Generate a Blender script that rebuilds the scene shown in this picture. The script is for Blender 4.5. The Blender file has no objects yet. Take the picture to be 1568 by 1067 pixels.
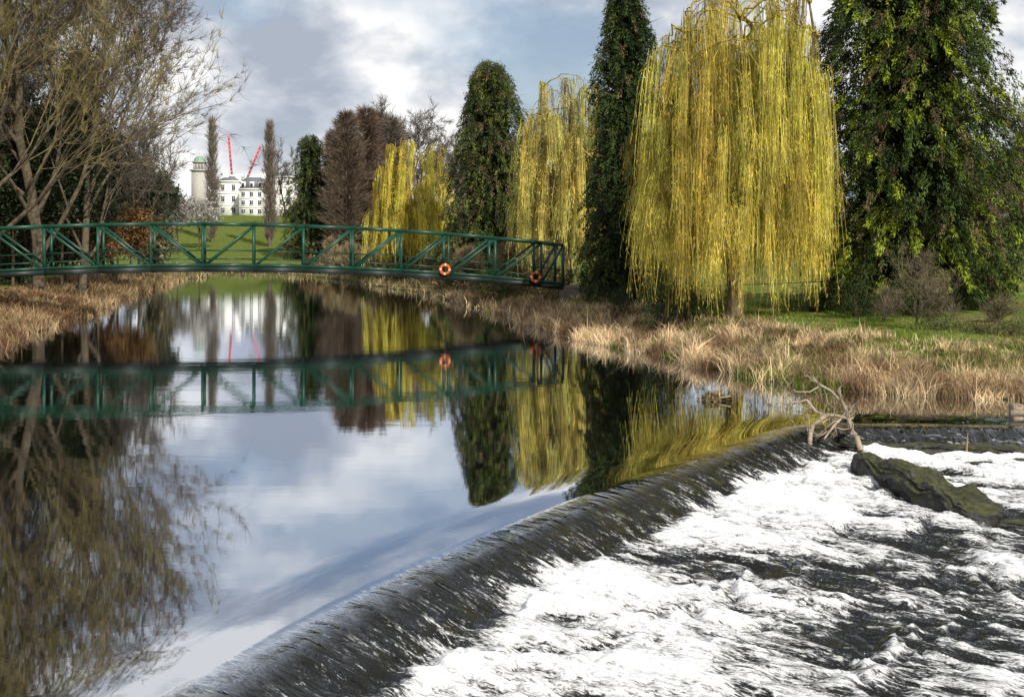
import bpy, math, numpy as np
from mathutils import Vector
R=np.random.RandomState(7)
F=1700.0; CH=5.0; V0=365.0; U0=784.0
def X(u,d): return (u-U0)/F*d
def Zv(v,d): return CH+(V0-v)/F*d
scene=bpy.context.scene
def link(o): scene.collection.objects.link(o); return o
# ---------------------------------------------------------------- noise
PT=np.random.RandomState(3).permutation(256)
PT=np.concatenate([PT,PT]); PV=np.random.RandomState(4).rand(256)
def vn(x,y):
    xi=np.floor(x).astype(int); yi=np.floor(y).astype(int); fx=x-xi; fy=y-yi
    fx=fx*fx*fx*(fx*(fx*6-15)+10); fy=fy*fy*fy*(fy*(fy*6-15)+10)
    def h(a,b): return PV[PT[(PT[a&255]+b)&255]]
    return (h(xi,yi)*(1-fx)+h(xi+1,yi)*fx)*(1-fy)+(h(xi,yi+1)*(1-fx)+h(xi+1,yi+1)*fx)*fy
def fbm(x,y,o=4,g=.5):
    s=0;a=1;t=0
    for i in range(o):
        s=s+a*vn(x+i*17.3,y+i*9.1); t+=a; a*=g; x=x*2.03; y=y*2.03
    return s/t
def sst(a): a=np.clip(a,0,1); return a*a*(3-2*a)
# ---------------------------------------------------------------- mesh helpers
def mk(name,V,Fc,mat=None,col=None,smooth=False,parent=None,extra=None):
    V=np.asarray(V,dtype=np.float32); Fc=np.asarray(Fc,dtype=np.int32)
    me=bpy.data.meshes.new(name); k=Fc.shape[1]
    me.vertices.add(len(V)); me.vertices.foreach_set('co',V.ravel())
    me.loops.add(Fc.size); me.loops.foreach_set('vertex_index',Fc.ravel())
    me.polygons.add(len(Fc)); me.polygons.foreach_set('loop_start',np.arange(0,Fc.size,k,dtype=np.int32))
    try: me.polygons.foreach_set('loop_total',np.full(len(Fc),k,dtype=np.int32))
    except Exception: pass
    if smooth: me.polygons.foreach_set('use_smooth',np.ones(len(Fc),dtype=bool))
    if col is not None:
        a=me.attributes.new('Col','FLOAT_COLOR','POINT')
        c=np.ones((len(V),4),dtype=np.float32); c[:,:3]=col; a.data.foreach_set('color',c.ravel())
    if extra is not None:
        a=me.attributes.new('wv','FLOAT_VECTOR','POINT'); a.data.foreach_set('vector',np.asarray(extra,dtype=np.float32).ravel())
    me.update(calc_edges=True); me.validate()
    if mat: me.materials.append(mat)
    o=bpy.data.objects.new(name,me); link(o)
    if parent: o.parent=parent
    return o
def empty(name):
    e=bpy.data.objects.new(name,None); e.empty_display_size=.5; return link(e)
class Buf:
    def __init__(s): s.V=[];s.Q=[];s.C=[];s.n=0
    def add(s,V,Q,C):
        V=np.asarray(V,float).reshape(-1,3); C=np.asarray(C,float)
        if C.ndim==1: C=np.tile(C,(len(V),1))
        s.V.append(V); s.Q.append(np.asarray(Q)+s.n); s.C.append(C); s.n+=len(V)
    def out(s,name,mat,smooth=False,parent=None):
        return mk(name,np.concatenate(s.V),np.concatenate(s.Q),mat,np.concatenate(s.C),smooth,parent)
def nrm(a): return a/np.maximum(np.linalg.norm(a,axis=-1,keepdims=True),1e-9)
def perp(d):
    ref=np.where(np.abs(d[:,2:3])<.9,np.array([[0,0,1.]]),np.array([[1.,0,0]]))
    u=nrm(np.cross(d,ref)); return u,np.cross(d,u)
def tubes(B,p0,p1,r0,r1,col,n=5):
    p0=np.asarray(p0,float).reshape(-1,3);p1=np.asarray(p1,float).reshape(-1,3); m=len(p0)
    r0=np.broadcast_to(np.asarray(r0,float).ravel(),(m,)) if np.size(r0)==1 else np.asarray(r0,float)
    r1=np.broadcast_to(np.asarray(r1,float).ravel(),(m,)) if np.size(r1)==1 else np.asarray(r1,float)
    d=nrm(p1-p0); u,v=perp(d)
    a=np.arange(n)*2*math.pi/n
    ring=np.cos(a)[None,:,None]*u[:,None]+np.sin(a)[None,:,None]*v[:,None]
    V=np.concatenate([p0[:,None]+ring*r0[:,None,None],p1[:,None]+ring*r1[:,None,None]],1)
    i=np.arange(n); j=(i+1)%n
    q=np.stack([i,j,j+n,i+n],1)
    Q=(np.arange(m)*2*n)[:,None,None]+q[None]
    col=np.asarray(col,float)
    if col.ndim==2: col=np.repeat(col,2*n,0)
    B.add(V,Q.reshape(-1,4),col)
def leaves(B,c,d,L,W,col,r=R):
    m=len(c); d=nrm(d); rn=nrm(r.normal(size=(m,3))); s=nrm(np.cross(d,rn))
    L=np.broadcast_to(L,(m,))[:,None]; W=np.broadcast_to(W,(m,))[:,None]
    V=np.stack([c,c+d*L*.45+s*W*.5,c+d*L,c+d*L*.45-s*W*.5],1)
    Q=np.arange(4*m).reshape(-1,4)
    col=np.asarray(col,float)
    if col.ndim==2: col=np.repeat(col,4,0)
    B.add(V,Q,col)
# ---------------------------------------------------------------- materials
def newmat(name):
    m=bpy.data.materials.new(name); m.use_nodes=True; nt=m.node_tree; nt.nodes.clear()
    return m,nt,nt.nodes.new,nt.links.new
def inp(n,k,v): n.inputs[k].default_value=v
def foliage_mat(name,rough=.6,trans=.25,vscale=1.5,spec=.2):
    m,nt,N,Lk=newmat(name)
    out=N('ShaderNodeOutputMaterial'); at=N('ShaderNodeAttribute'); at.attribute_name='Col'
    tc=N('ShaderNodeTexCoord'); no=N('ShaderNodeTexNoise'); inp(no,'Scale',vscale); inp(no,'Detail',2)
    Lk(tc.outputs['Object'],no.inputs['Vector'])
    mr=N('ShaderNodeMapRange'); inp(mr,'From Min',.3); inp(mr,'From Max',.7); inp(mr,'To Min',.6); inp(mr,'To Max',1.4)
    Lk(no.outputs['Fac'],mr.inputs['Value'])
    mu=N('ShaderNodeVectorMath'); mu.operation='SCALE'; Lk(at.outputs['Color'],mu.inputs[0]); Lk(mr.outputs[0],mu.inputs['Scale'])
    if spec>0:
        p=N('ShaderNodeBsdfPrincipled'); inp(p,'Roughness',rough); inp(p,'Specular IOR Level',spec); Lk(mu.outputs[0],p.inputs['Base Color'])
    else:
        p=N('ShaderNodeBsdfDiffuse'); Lk(mu.outputs[0],p.inputs['Color'])
    if trans>0:
        t=N('ShaderNodeBsdfTranslucent'); Lk(mu.outputs[0],t.inputs['Color'])
        mx=N('ShaderNodeMixShader'); inp(mx,0,trans); Lk(p.outputs[0],mx.inputs[1]); Lk(t.outputs[0],mx.inputs[2]); Lk(mx.outputs[0],out.inputs[0])
    else: Lk(p.outputs[0],out.inputs[0])
    return m
M_leaf=foliage_mat('evergreen_foliage',.55,0,1.2,.12)
M_wil=foliage_mat('willow_strands',.6,.2,.9,0)
M_bark=foliage_mat('bark',.85,0,4,0)
M_grass=foliage_mat('dry_grass',.7,.15,.8,0)
def plain(name,c,rough=.5,metal=0,nscale=3,var=.25,bump=0,spec=.4):
    m,nt,N,Lk=newmat(name); out=N('ShaderNodeOutputMaterial'); p=N('ShaderNodeBsdfPrincipled')
    tc=N('ShaderNodeTexCoord'); no=N('ShaderNodeTexNoise'); inp(no,'Scale',nscale); inp(no,'Detail',6); Lk(tc.outputs['Object'],no.inputs['Vector'])
    cr=N('ShaderNodeValToRGB'); e=cr.color_ramp.elements; e[0].position=.3; e[1].position=.7
    e[0].color=(c[0]*(1-var),c[1]*(1-var),c[2]*(1-var),1); e[1].color=(min(1,c[0]*(1+var)),min(1,c[1]*(1+var)),min(1,c[2]*(1+var)),1)
    Lk(no.outputs['Fac'],cr.inputs[0]); Lk(cr.outputs[0],p.inputs['Base Color']); inp(p,'Roughness',rough); inp(p,'Metallic',metal); inp(p,'Specular IOR Level',spec)
    if bump:
        b=N('ShaderNodeBump'); inp(b,'Strength',bump); inp(b,'Distance',.05); Lk(no.outputs['Fac'],b.inputs['Height']); Lk(b.outputs[0],p.inputs['Normal'])
    Lk(p.outputs[0],out.inputs[0]); return m
# ---------------------------------------------------------------- river outline
right=[(15.9,34.4),(13.6,35.2),(11.8,35.6),(9.3,38.1),(7.8,41.9),(6.0,47.2),(3.7,54.1),(2.0,60.7),(-.2,70.8),(-4.3,87.6),(-8,102),(-14,116),(-20,133),(-28,150),(-36,162)]
left=[(-50,166),(-46,156),(-40,146),(-38.5,127),(-35,106),(-31.5,88),(-27.5,72),(-26,61),(-22.5,47),(-21,36),(-21,10),(-22,-40)]
poly=np.array([(26,-40),(26,10),(27,33)]+right+left,float)
def polydist(x,y,P,closed=True):
    n=len(P); best=np.full(x.shape,1e9); tt=np.zeros(x.shape); acc=0
    for i in range(n if closed else n-1):
        a=P[i]; b=P[(i+1)%n]; e=b-a; l=math.hypot(*e)
        t=np.clip(((x-a[0])*e[0]+(y-a[1])*e[1])/(l*l),0,1)
        d=np.hypot(x-a[0]-t*e[0],y-a[1]-t*e[1]); mk_=d<best
        best=np.where(mk_,d,best); tt=np.where(mk_,acc+t*l,tt); acc+=l
    return best,tt
def inside(x,y,P):
    c=np.zeros(x.shape,bool); n=len(P); j=n-1
    for i in range(n):
        xi,yi=P[i]; xj,yj=P[j]
        if yi!=yj:
            c^=((yi>y)!=(yj>y))&(x<(xj-xi)*(y-yi)/(yj-yi)+xi)
        j=i
    return c
def landsd(x,y):
    x=np.asarray(x,float); y=np.asarray(y,float)
    x2=x+(fbm(x*.35+5,y*.35)-.5)*1.6+(fbm(x*1.3+5,y*1.3)-.5)*.8
    d,_=polydist(x2,y,poly); return np.where(inside(x2,y,poly),-d,d)
def gz(x,y,sd=None):
    x=np.asarray(x,float); y=np.asarray(y,float)
    if sd is None: sd=landsd(x,y)
    land=.08+1.0*sst(sd/6.5)+.03*np.clip(sd-3,0,70)+8.2*sst((y-168)/150)+(fbm(x*.3,y*.3)-.5)*.5*sst(sd/3)+(fbm(x*.01,y*.01)-.4)*10*sst((y-350)/300)
    return np.where(sd>0,land,np.maximum(.08+sd*.6,-1.6))
def g1(x,y): return float(gz(np.array([x]),np.array([y]))[0])
def axis(lo,hi,st,far_lo,far_hi,g=1.14):
    a=list(np.arange(lo,hi+1e-6,st)); s=st; v=a[-1]
    while v<far_hi: s*=g; v+=s; a.append(v)
    s=st; v=a[0]; b=[]
    while v>far_lo: s*=g; v-=s; b.append(v)
    return np.array(b[::-1]+a)
def grid(xs,ys):
    GX,GY=np.meshgrid(xs,ys); nx=len(xs); ny=len(ys)
    i=np.arange(ny-1)[:,None]*nx+np.arange(nx-1)[None]
    Q=np.stack([i,i+1,i+1+nx,i+nx],-1).reshape(-1,4); return GX.ravel(),GY.ravel(),Q
gx,gy,Q=grid(axis(-60,40,.5,-1500,1500),axis(20,175,.5,-300,2500))
sd=landsd(gx,gy); z=gz(gx,gy,sd)
n1=fbm(gx*.25,gy*.25,4); n2=fbm(gx*1.3+9,gy*1.3,3)
green=np.array([.095,.135,.024]); tan=np.array([.19,.145,.075]); mud=np.array([.04,.032,.02])
k=sst((sd-4.2+(n1-.5)*14)/3)[:,None]*sst((1-n2)*2.4-.35)[:,None]
k=np.where(((gy>165))[:,None],.85,k)
c=tan*(1-k)+green*k
k2=sst((sd+.2)/1.2)[:,None]; c=mud*(1-k2)+c*k2
M_ground=foliage_mat('ground_turf',.9,0,3,0)
mk('ground',np.stack([gx,gy,z],1),Q,M_ground,c,True)
# ---------------------------------------------------------------- river + weir
crest=np.array([(-16,-30),(-10,-6),(-6.2,4),(-4.6,9),(-3.44,12.1),(-2.98,13.2),(-1.98,15.5),(-.87,17.6),(1.04,20.5),(2.96,23.3),(4.8,25.8),(6.6,28.2),(7.7,29.7),(9.5,30.1),(13.7,29.6),(30,28)],float)
def chaikin(P,k=2):
    for _ in range(k):
        a=P[:-1]*.75+P[1:]*.25; b=P[:-1]*.25+P[1:]*.75
        P=np.concatenate([P[:1],np.stack([a,b],1).reshape(-1,2),P[-1:]])
    return P
crest=chaikin(crest,2)
down=np.concatenate([crest,[(40,-30)]])
def wsd(x,y):
    d,t=polydist(x,y,crest,False); return np.where(inside(x,y,down),d,-d),t
xs=np.concatenate([np.linspace(-62,-9,90)[:-1],np.arange(-9,17,.040),np.linspace(17.1,42,40)])
ys=[-25.]
while ys[-1]<9.5: ys.append(ys[-1]+.8)
v=10.
while v<34: ys.append(v); v*=1.0024
while v<172: ys.append(v); v+=1.2
wx,wy,WQ=grid(xs,np.array(ys))
s,t=wsd(wx,wy)
def gauss(u,v,su,sv):
    d=5.5*F/(v-V0); x0=X(u,d); a=su/F*d; b=sv*d*d/(5.5*F)
    return np.exp(-((wx-x0)/a)**2-((wy-d)/b)**2)
drop=.46
edge=fbm(t*.8,t*0+2,5,.7)
z=-.07*sst((s+2.0)/2.0)**2*1.0
face=np.clip(s/1.15,0,1)
z=z-(drop-.07)*(face**1.35)
z=z-.25*sst((s-1.1)/10)
onface=sst((s+.25)/.5)
z+=onface*(1-sst((s-1)/.8))*((fbm(t*2.6,s*.4,2)-.5)*.12+(fbm(t*6.0,s*.5,1)-.5)*.035)
turb=sst((s-.80-(edge-.5)*1.9)/.7)
ca,sa=.85,-.53
fl=wx*ca+wy*sa; cr=-wx*sa+wy*ca
wrp=fbm(wx*.45,wy*.45,3)*3.0
b1=fbm(fl*.36+wrp,cr*1.0-wrp,4,.58)
rid=1-np.abs(2*fbm(fl*.7+wrp,cr*2.1+wrp*.5,3,.55)-1)
hf=fbm(fl*1.6+wrp,cr*4.4,2,.6)
z+=turb*((b1-.5)*.46+(rid-.7)*.22+(hf-.5)*.12)*(.6+.4*np.exp(-(s/7)**2))
foam=.62*turb*np.exp(-((s-1.7)/2.6)**2)+.30*turb
foam+= ((b1-.5)*2.5+(rid-.72)*1.1+(hf-.5)*.9)*turb
for (u,v_,a,b,w) in [(1330,870,260,26,-.5),(1050,852,100,12,-.45),(1400,965,230,20,-.45),(1450,800,150,18,-.35),(1500,1045,90,20,-.3),(800,1000,60,16,-.2),
                     (1170,940,130,36,.50),(900,1020,220,40,.42),(1180,745,120,50,.55),(980,905,180,22,.34),(1480,845,120,8,.4),(1530,735,110,20,.5),(700,980,60,24,.3),(1050,800,120,30,.35),
                     (1440,700,110,9,.6),(1540,1015,50,12,.5),(660,1040,90,30,.3),(1500,690,130,8,.5),(1480,722,110,4,-.5),(1540,780,120,6,-.5),(1560,660,180,6,-.7),(1350,1060,90,30,-.2)]:
    foam+=w*gauss(u,v_,a,b)*turb
foam=foam*turb
m,nt,N,Lk=newmat('river_surface'); out=N('ShaderNodeOutputMaterial')
at=N('ShaderNodeAttribute'); at.attribute_name='wv'; sp=N('ShaderNodeSeparateXYZ'); Lk(at.outputs['Vector'],sp.inputs[0])
tc=N('ShaderNodeTexCoord')
def math_(op,a,b=None,c_=None,clamp=False):
    n=N('ShaderNodeMath'); n.operation=op; n.use_clamp=clamp
    for i,q in enumerate([a,b,c_]):
        if q is None: continue
        if isinstance(q,(int,float)): n.inputs[i].default_value=q
        else: Lk(q,n.inputs[i])
    return n.outputs[0]
def mapr(v,a,b,c_,d,smooth=True):
    n=N('ShaderNodeMapRange'); n.interpolation_type='SMOOTHSTEP' if smooth else 'LINEAR'
    for kx,q in zip(['From Min','From Max','To Min','To Max'],[a,b,c_,d]): inp(n,kx,q)
    Lk(v,n.inputs['Value']); return n.outputs[0]
def noise_(vec,scale,detail,rough=.5,dist=0):
    n=N('ShaderNodeTexNoise'); inp(n,'Scale',scale); inp(n,'Detail',detail); inp(n,'Roughness',rough); inp(n,'Distortion',dist); Lk(vec,n.inputs['Vector']); return n.outputs['Fac']
def mapping(vec,sc,rot=(0,0,0)):
    n=N('ShaderNodeMapping'); inp(n,'Scale',sc); inp(n,'Rotation',rot); Lk(vec,n.inputs['Vector']); return n.outputs[0]
obj=tc.outputs['Object']
rotm=mapping(obj,(1,1,1),(0,0,math.radians(32)))
fn=noise_(mapping(rotm,(.6,2.6,1.2)),2.2,6,.66,.6)
fn2=noise_(mapping(rotm,(1.1,4.4,2)),6.5,4,.70,.8)
fcomb=math_('ADD',math_('MULTIPLY',math_('SUBTRACT',fn,.5),3.0),math_('MULTIPLY',math_('SUBTRACT',fn2,.5),2.6))
fac=math_('ADD',sp.outputs['Z'],fcomb)
onf=mapr(sp.outputs['Y'],.55,.95,0,1)
onz=mapr(sp.outputs['Z'],-.4,.05,0,1)
foamM=math_('MULTIPLY',math_('MULTIPLY',mapr(fac,.22,.72,0,1),onz),mapr(sp.outputs['Y'],.2,.7,0,1))
cmb=N('ShaderNodeCombineXYZ'); Lk(sp.outputs['X'],cmb.inputs[0]); Lk(math_('MULTIPLY',sp.outputs['Y'],.20),cmb.inputs[1])
st=noise_(cmb.outputs[0],4.5,3,.6,.5)
faceM=mapr(sp.outputs['Y'],-.5,.25,0,1)
farM=mapr(sp.outputs['Y'],-20,-3,1.0,.35)
rip=noise_(mapping(obj,(.5,1.6,1)),.8,3,.5)
rip2=noise_(mapping(obj,(1,3,1)),5,2,.5)
bh=math_('MULTIPLY',math_('ADD',math_('MULTIPLY',rip,.0032),math_('MULTIPLY',rip2,.00040)),farM)
bh=math_('ADD',bh,math_('MULTIPLY',math_('MULTIPLY',st,faceM),.10))
bh=math_('ADD',bh,math_('MULTIPLY',math_('MULTIPLY',math_('ADD',fn,math_('MULTIPLY',fn2,.35)),onf),.055))
bp=N('ShaderNodeBump'); inp(bp,'Strength',1); inp(bp,'Distance',1); Lk(bh,bp.inputs['Height'])
di=N('ShaderNodeBsdfDiffuse'); inp(di,'Color',(.008,.008,.005,1))
gl=N('ShaderNodeBsdfGlossy'); inp(gl,'Color',(.90,.935,1,1)); inp(gl,'Roughness',.015)
fr=N('ShaderNodeFresnel'); inp(fr,'IOR',1.40); Lk(bp.outputs[0],fr.inputs['Normal'])
wfu=mapr(fr.outputs[0],0,1,.64,1.0,False)
wfd=mapr(fr.outputs[0],.02,.7,.02,.60,False)
dm=mapr(sp.outputs['Y'],-.45,.35,0,1)
wf=math_('ADD',math_('MULTIPLY',wfu,math_('SUBTRACT',1.0,dm)),math_('MULTIPLY',wfd,dm))
for n in (di,gl): Lk(bp.outputs[0],n.inputs['Normal'])
mx=N('ShaderNodeMixShader'); Lk(wf,mx.inputs[0]); Lk(di.outputs[0],mx.inputs[1]); Lk(gl.outputs[0],mx.inputs[2])
fo=N('ShaderNodeBsdfDiffuse')
fcol=math_('ADD',math_('MULTIPLY',fac,.42),math_('MULTIPLY',math_('SUBTRACT',fn2,.5),1.2))
cr_=N('ShaderNodeValToRGB'); e=cr_.color_ramp.elements; e[0].position=.0; e[0].color=(.12,.12,.11,1); e[1].position=.66; e[1].color=(.88,.89,.90,1)
q=e.new(.30); q.color=(.50,.50,.49,1)
Lk(fcol,cr_.inputs[0]); Lk(cr_.outputs[0],fo.inputs['Color']); Lk(bp.outputs[0],fo.inputs['Normal'])
m2=N('ShaderNodeMixShader'); Lk(foamM,m2.inputs[0]); Lk(mx.outputs[0],m2.inputs[1]); Lk(fo.outputs[0],m2.inputs[2]); Lk(m2.outputs[0],out.inputs[0])
mk('river_water',np.stack([wx,wy,z],1),WQ,m,None,True,extra=np.stack([t,s,foam],1))
cs=np.array([(-.5,-.25),(0,-.25),(.5,-.45),(1.1,-.75),(1.1,-1.6),(-.5,-1.6)])
dv=np.gradient(crest,axis=0); dv/=np.linalg.norm(dv,axis=1)[:,None]; nr=np.stack([dv[:,1],-dv[:,0]],1)
V=np.array([[[p[0]+q[0]*a,p[1]+q[1]*a,b] for a,b in cs] for p,q in zip(crest,nr)]); nc=len(cs)
Qs=[[i*nc+j,i*nc+(j+1)%nc,(i+1)*nc+(j+1)%nc,(i+1)*nc+j] for i in range(len(crest)-1) for j in range(nc)]
mk('weir',V.reshape(-1,3),Qs,plain('weir_concrete',(.2,.19,.16),.8))
# ---------------------------------------------------------------- tree generators
def conifer(name,u,d,vtop,hw,nc=1500,lp=34,col=(.045,.075,.018),pw=.5,ls=1.0,seed=1,droop=.9,brown=.12,base=.02,tip=(.15,.19,.03),spread=.4,lobe=.5,tipf=.22,cl=.32,outw=.42,sunside=0):
    r=np.random.RandomState(seed); x=X(u,d); g=g1(x,d); H=Zv(vtop,d)-g; Rr=hw/F*d
    B=Buf(); tr=Buf()
    hs=np.linspace(0,1,8); px=r.normal(size=8)*.1; P=np.stack([x+px,d+px[::-1],g-.3+hs*(H*.96+.3)],1)
    tubes(tr,P[:-1],P[1:],.045*Rr*4*(1-hs[:-1])*.5+.06,.045*Rr*4*(1-hs[1:])*.5+.05,(.10,.075,.05),8)
    h=base+r.rand(nc)**1.05*(1-base)
    a=r.rand(nc)*2*math.pi
    prof=(1-h)**pw*np.minimum(1,(h+.14)/.25)**.5
    lob=1-lobe*.55+lobe*1.0*fbm(np.cos(a)*1.9+seed+5,h*H/2.0+np.sin(a)*1.9+20,3)
    rr=Rr*prof*lob*(.50+.55*np.sqrt(r.rand(nc)))
    od=np.stack([np.cos(a),np.sin(a),a*0],1)
    c=np.stack([x+rr*np.cos(a),d+rr*np.sin(a),g+h*H],1)
    sel=r.rand(nc)<.35
    tubes(tr,np.stack([x+0*rr,d+0*rr,c[:,2]-.25*rr],1)[sel],c[sel],.05,.015,(.10,.08,.05),3)
    k=nc//3; q=r.randint(nc,size=k); tubes(tr,c[q],c[q]+od[q]*(.3+.5*r.rand(k))[:,None]+r.normal(size=(k,3))*.25,.015,.006,(.20,.15,.10),3)
    L=(.8+1.0*r.rand(nc))*ls*(.6+.4*prof)
    dr=nrm(od*(outw)+np.array([0,0,-droop])+r.normal(size=(nc,3))*.18)
    cc=np.array(col)*(.45+1.1*r.rand(nc)[:,None])
    zone=fbm(a*1.5+seed,h*H*.35,2)
    yel=((r.rand(nc)<tipf*(.3+2.2*sst((zone-.35)*4)))*1.0)[:,None]*sst((rr/(Rr*prof*lob+1e-3)-.6)*4)[:,None]*(.4+.6*r.rand(nc,1))
    cc=cc*(1-yel)+np.array(tip)*yel
    br=(r.rand(nc)<brown)[:,None]; cc=np.where(br,np.array([.12,.09,.045]),cc)
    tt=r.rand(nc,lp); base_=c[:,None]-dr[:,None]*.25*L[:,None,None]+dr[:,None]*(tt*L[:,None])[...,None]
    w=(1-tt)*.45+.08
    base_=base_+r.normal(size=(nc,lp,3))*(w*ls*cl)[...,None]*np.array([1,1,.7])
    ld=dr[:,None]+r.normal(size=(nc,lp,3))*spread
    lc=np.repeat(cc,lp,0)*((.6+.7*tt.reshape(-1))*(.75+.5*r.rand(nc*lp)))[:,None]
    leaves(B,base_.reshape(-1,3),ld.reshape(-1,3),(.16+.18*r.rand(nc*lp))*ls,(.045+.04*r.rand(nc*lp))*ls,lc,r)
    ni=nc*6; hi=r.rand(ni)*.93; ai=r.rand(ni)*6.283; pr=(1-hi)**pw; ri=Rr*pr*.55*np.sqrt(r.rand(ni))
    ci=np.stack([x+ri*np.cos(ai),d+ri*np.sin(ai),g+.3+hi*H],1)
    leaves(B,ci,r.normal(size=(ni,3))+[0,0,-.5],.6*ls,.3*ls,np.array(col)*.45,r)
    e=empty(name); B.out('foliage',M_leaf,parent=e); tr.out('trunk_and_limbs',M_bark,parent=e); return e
def strandset(B,P,Lens,col,r,w=.035,nseg=7,out=None,leafstep=.4,sway=.2):
    m=len(P); pts=[P]; ph=r.normal(size=(m,2))*sway
    if out is None: out=np.zeros((m,3))
    for i in range(nseg):
        f=(i+1)/nseg
        q=P+out*(1-(1-f)**2.5)
        q=q+np.stack([ph[:,0]*f*f+.05*np.sin(f*5+ph[:,0]*9),ph[:,1]*f*f,-Lens*f],1)
        pts.append(q)
    side=nrm(np.stack([r.normal(size=m),r.normal(size=m),np.zeros(m)],1))
    for i in range(nseg):
        a,b=pts[i],pts[i+1]; wa=w*(1-i/nseg*.5); wb=w*(1-(i+1)/nseg*.6)
        V=np.stack([a-side*wa/2,a+side*wa/2,b+side*wb/2,b-side*wb/2],1)
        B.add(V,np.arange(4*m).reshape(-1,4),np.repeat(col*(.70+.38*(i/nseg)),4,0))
        k=np.maximum(1,int(np.mean(Lens)/nseg/leafstep))
        for j in range(k):
            f=r.rand(m)[:,None]; c=a*(1-f)+b*f
            leaves(B,c,np.array([[0,0,-1.]])+r.normal(size=(m,3))*.3,.18+.12*r.rand(m),w*1.2,col*(.8+.5*r.rand(m))[:,None],r)
def willow(name,u,d,vtop,hw,narc=150,ns=34,seed=1,col=(.46,.33,.035),w=.035,low=.25,reach=.6,topx=.5):
    r=np.random.RandomState(seed); x=X(u,d); g=g1(x,d); H=Zv(vtop,d)-g; Rr=hw/F*d
    B=Buf(); T=Buf(); bc=(.16,.12,.07); col=np.array(col)
    fork=.16*H
    P=np.array([[x,d,g-.3],[x+.1,d,g+fork*.5],[x,d+.1,g+fork]]); tubes(T,P[:-1],P[1:],[.5,.4],[.4,.38],bc,9)
    nl=14; limbs=[]
    for i in range(nl):
        a=i*2.4+r.rand()*.5; top=(i<7)
        hh=(.80+.17*r.rand())*H if top else (.45+.33*r.rand())*H; rad=Rr*((.10+topx*r.rand()) if top else (.35+.35*r.rand()))
        p=P[-1]; q=np.array([x+math.cos(a)*rad,d+math.sin(a)*rad,g+hh]); pts=[]
        for f in np.linspace(0,1,8):
            pt=p*(1-f)+q*f; pt=pt+np.array([math.cos(a),math.sin(a),0])*rad*.35*math.sin(f*math.pi)+r.normal(size=3)*.25*(0<f<1); pts.append(pt)
        pts=np.array(pts); rad_=np.linspace(.24,.05,8); tubes(T,pts[:-1],pts[1:],rad_[:-1],rad_[1:],bc,6); limbs.append(pts)
    for i in range(narc):
        lb=limbs[r.randint(nl)]; k=r.randint(3,8); p=lb[k]
        ax_=lb[-1]-np.array([x,d,0]); a=math.atan2(ax_[1],ax_[0])+r.normal()*1.2
        hf=(p[2]-g)/H
        env=math.sqrt(max(.16,1-max(0,(hf-.35)/.70)**3.0))
        rad=Rr*env*(.36+.74*math.sqrt(r.rand()))
        q=np.array([x+math.cos(a)*rad,d+math.sin(a)*rad,0]); out=q-p; out[2]=0; ln=np.linalg.norm(out)
        mxl=Rr*.85
        if ln>mxl: out*=mxl/ln; ln=mxl
        rise=(.10+.35*r.rand())
        fs=np.linspace(0,1,8); A=p+out*fs[:,None]; A[:,2]=p[2]+(rise*ln+.35)*np.sin(fs*2.6)-.30*fs**2.2*ln; A[:,2]=np.minimum(A[:,2],g+H+.6*r.rand())
        A+=r.normal(size=A.shape)*.11
        rr=np.linspace(.06,.012,8); tubes(T,A[:-1],A[1:],rr[:-1],rr[1:],col*.45,4)
        n=ns; nb=4; cl=.30+.70*r.rand(nb); f=np.clip(cl[r.randint(nb,size=n)]+r.normal(size=n)*.035,0,.999)
        idx=f*7; i0=np.minimum(idx.astype(int),6); ff=(idx-i0)[:,None]
        S=A[i0]*(1-ff)+A[i0+1]*ff+r.normal(size=(n,3))*.13
        hgt=S[:,2]-g
        bl=(.18+.55*r.rand()) if r.rand()>reach else 1.0
        Ln=np.clip(hgt-low-r.rand(n)**2*2.5,0.4,None)*bl*(.55+.45*r.rand(n))
        Ln=np.minimum(Ln,(.60*H)*(0.35+.7*r.rand()))
        od=nrm(out)[None]*(.2+.3*r.rand(n))[:,None]
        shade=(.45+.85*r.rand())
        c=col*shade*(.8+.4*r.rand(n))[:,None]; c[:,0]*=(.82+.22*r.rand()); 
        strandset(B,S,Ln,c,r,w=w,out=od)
    e=empty(name); B.out('hanging_branches',M_wil,parent=e); T.out('trunk_and_limbs',M_bark,parent=e); return e
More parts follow.
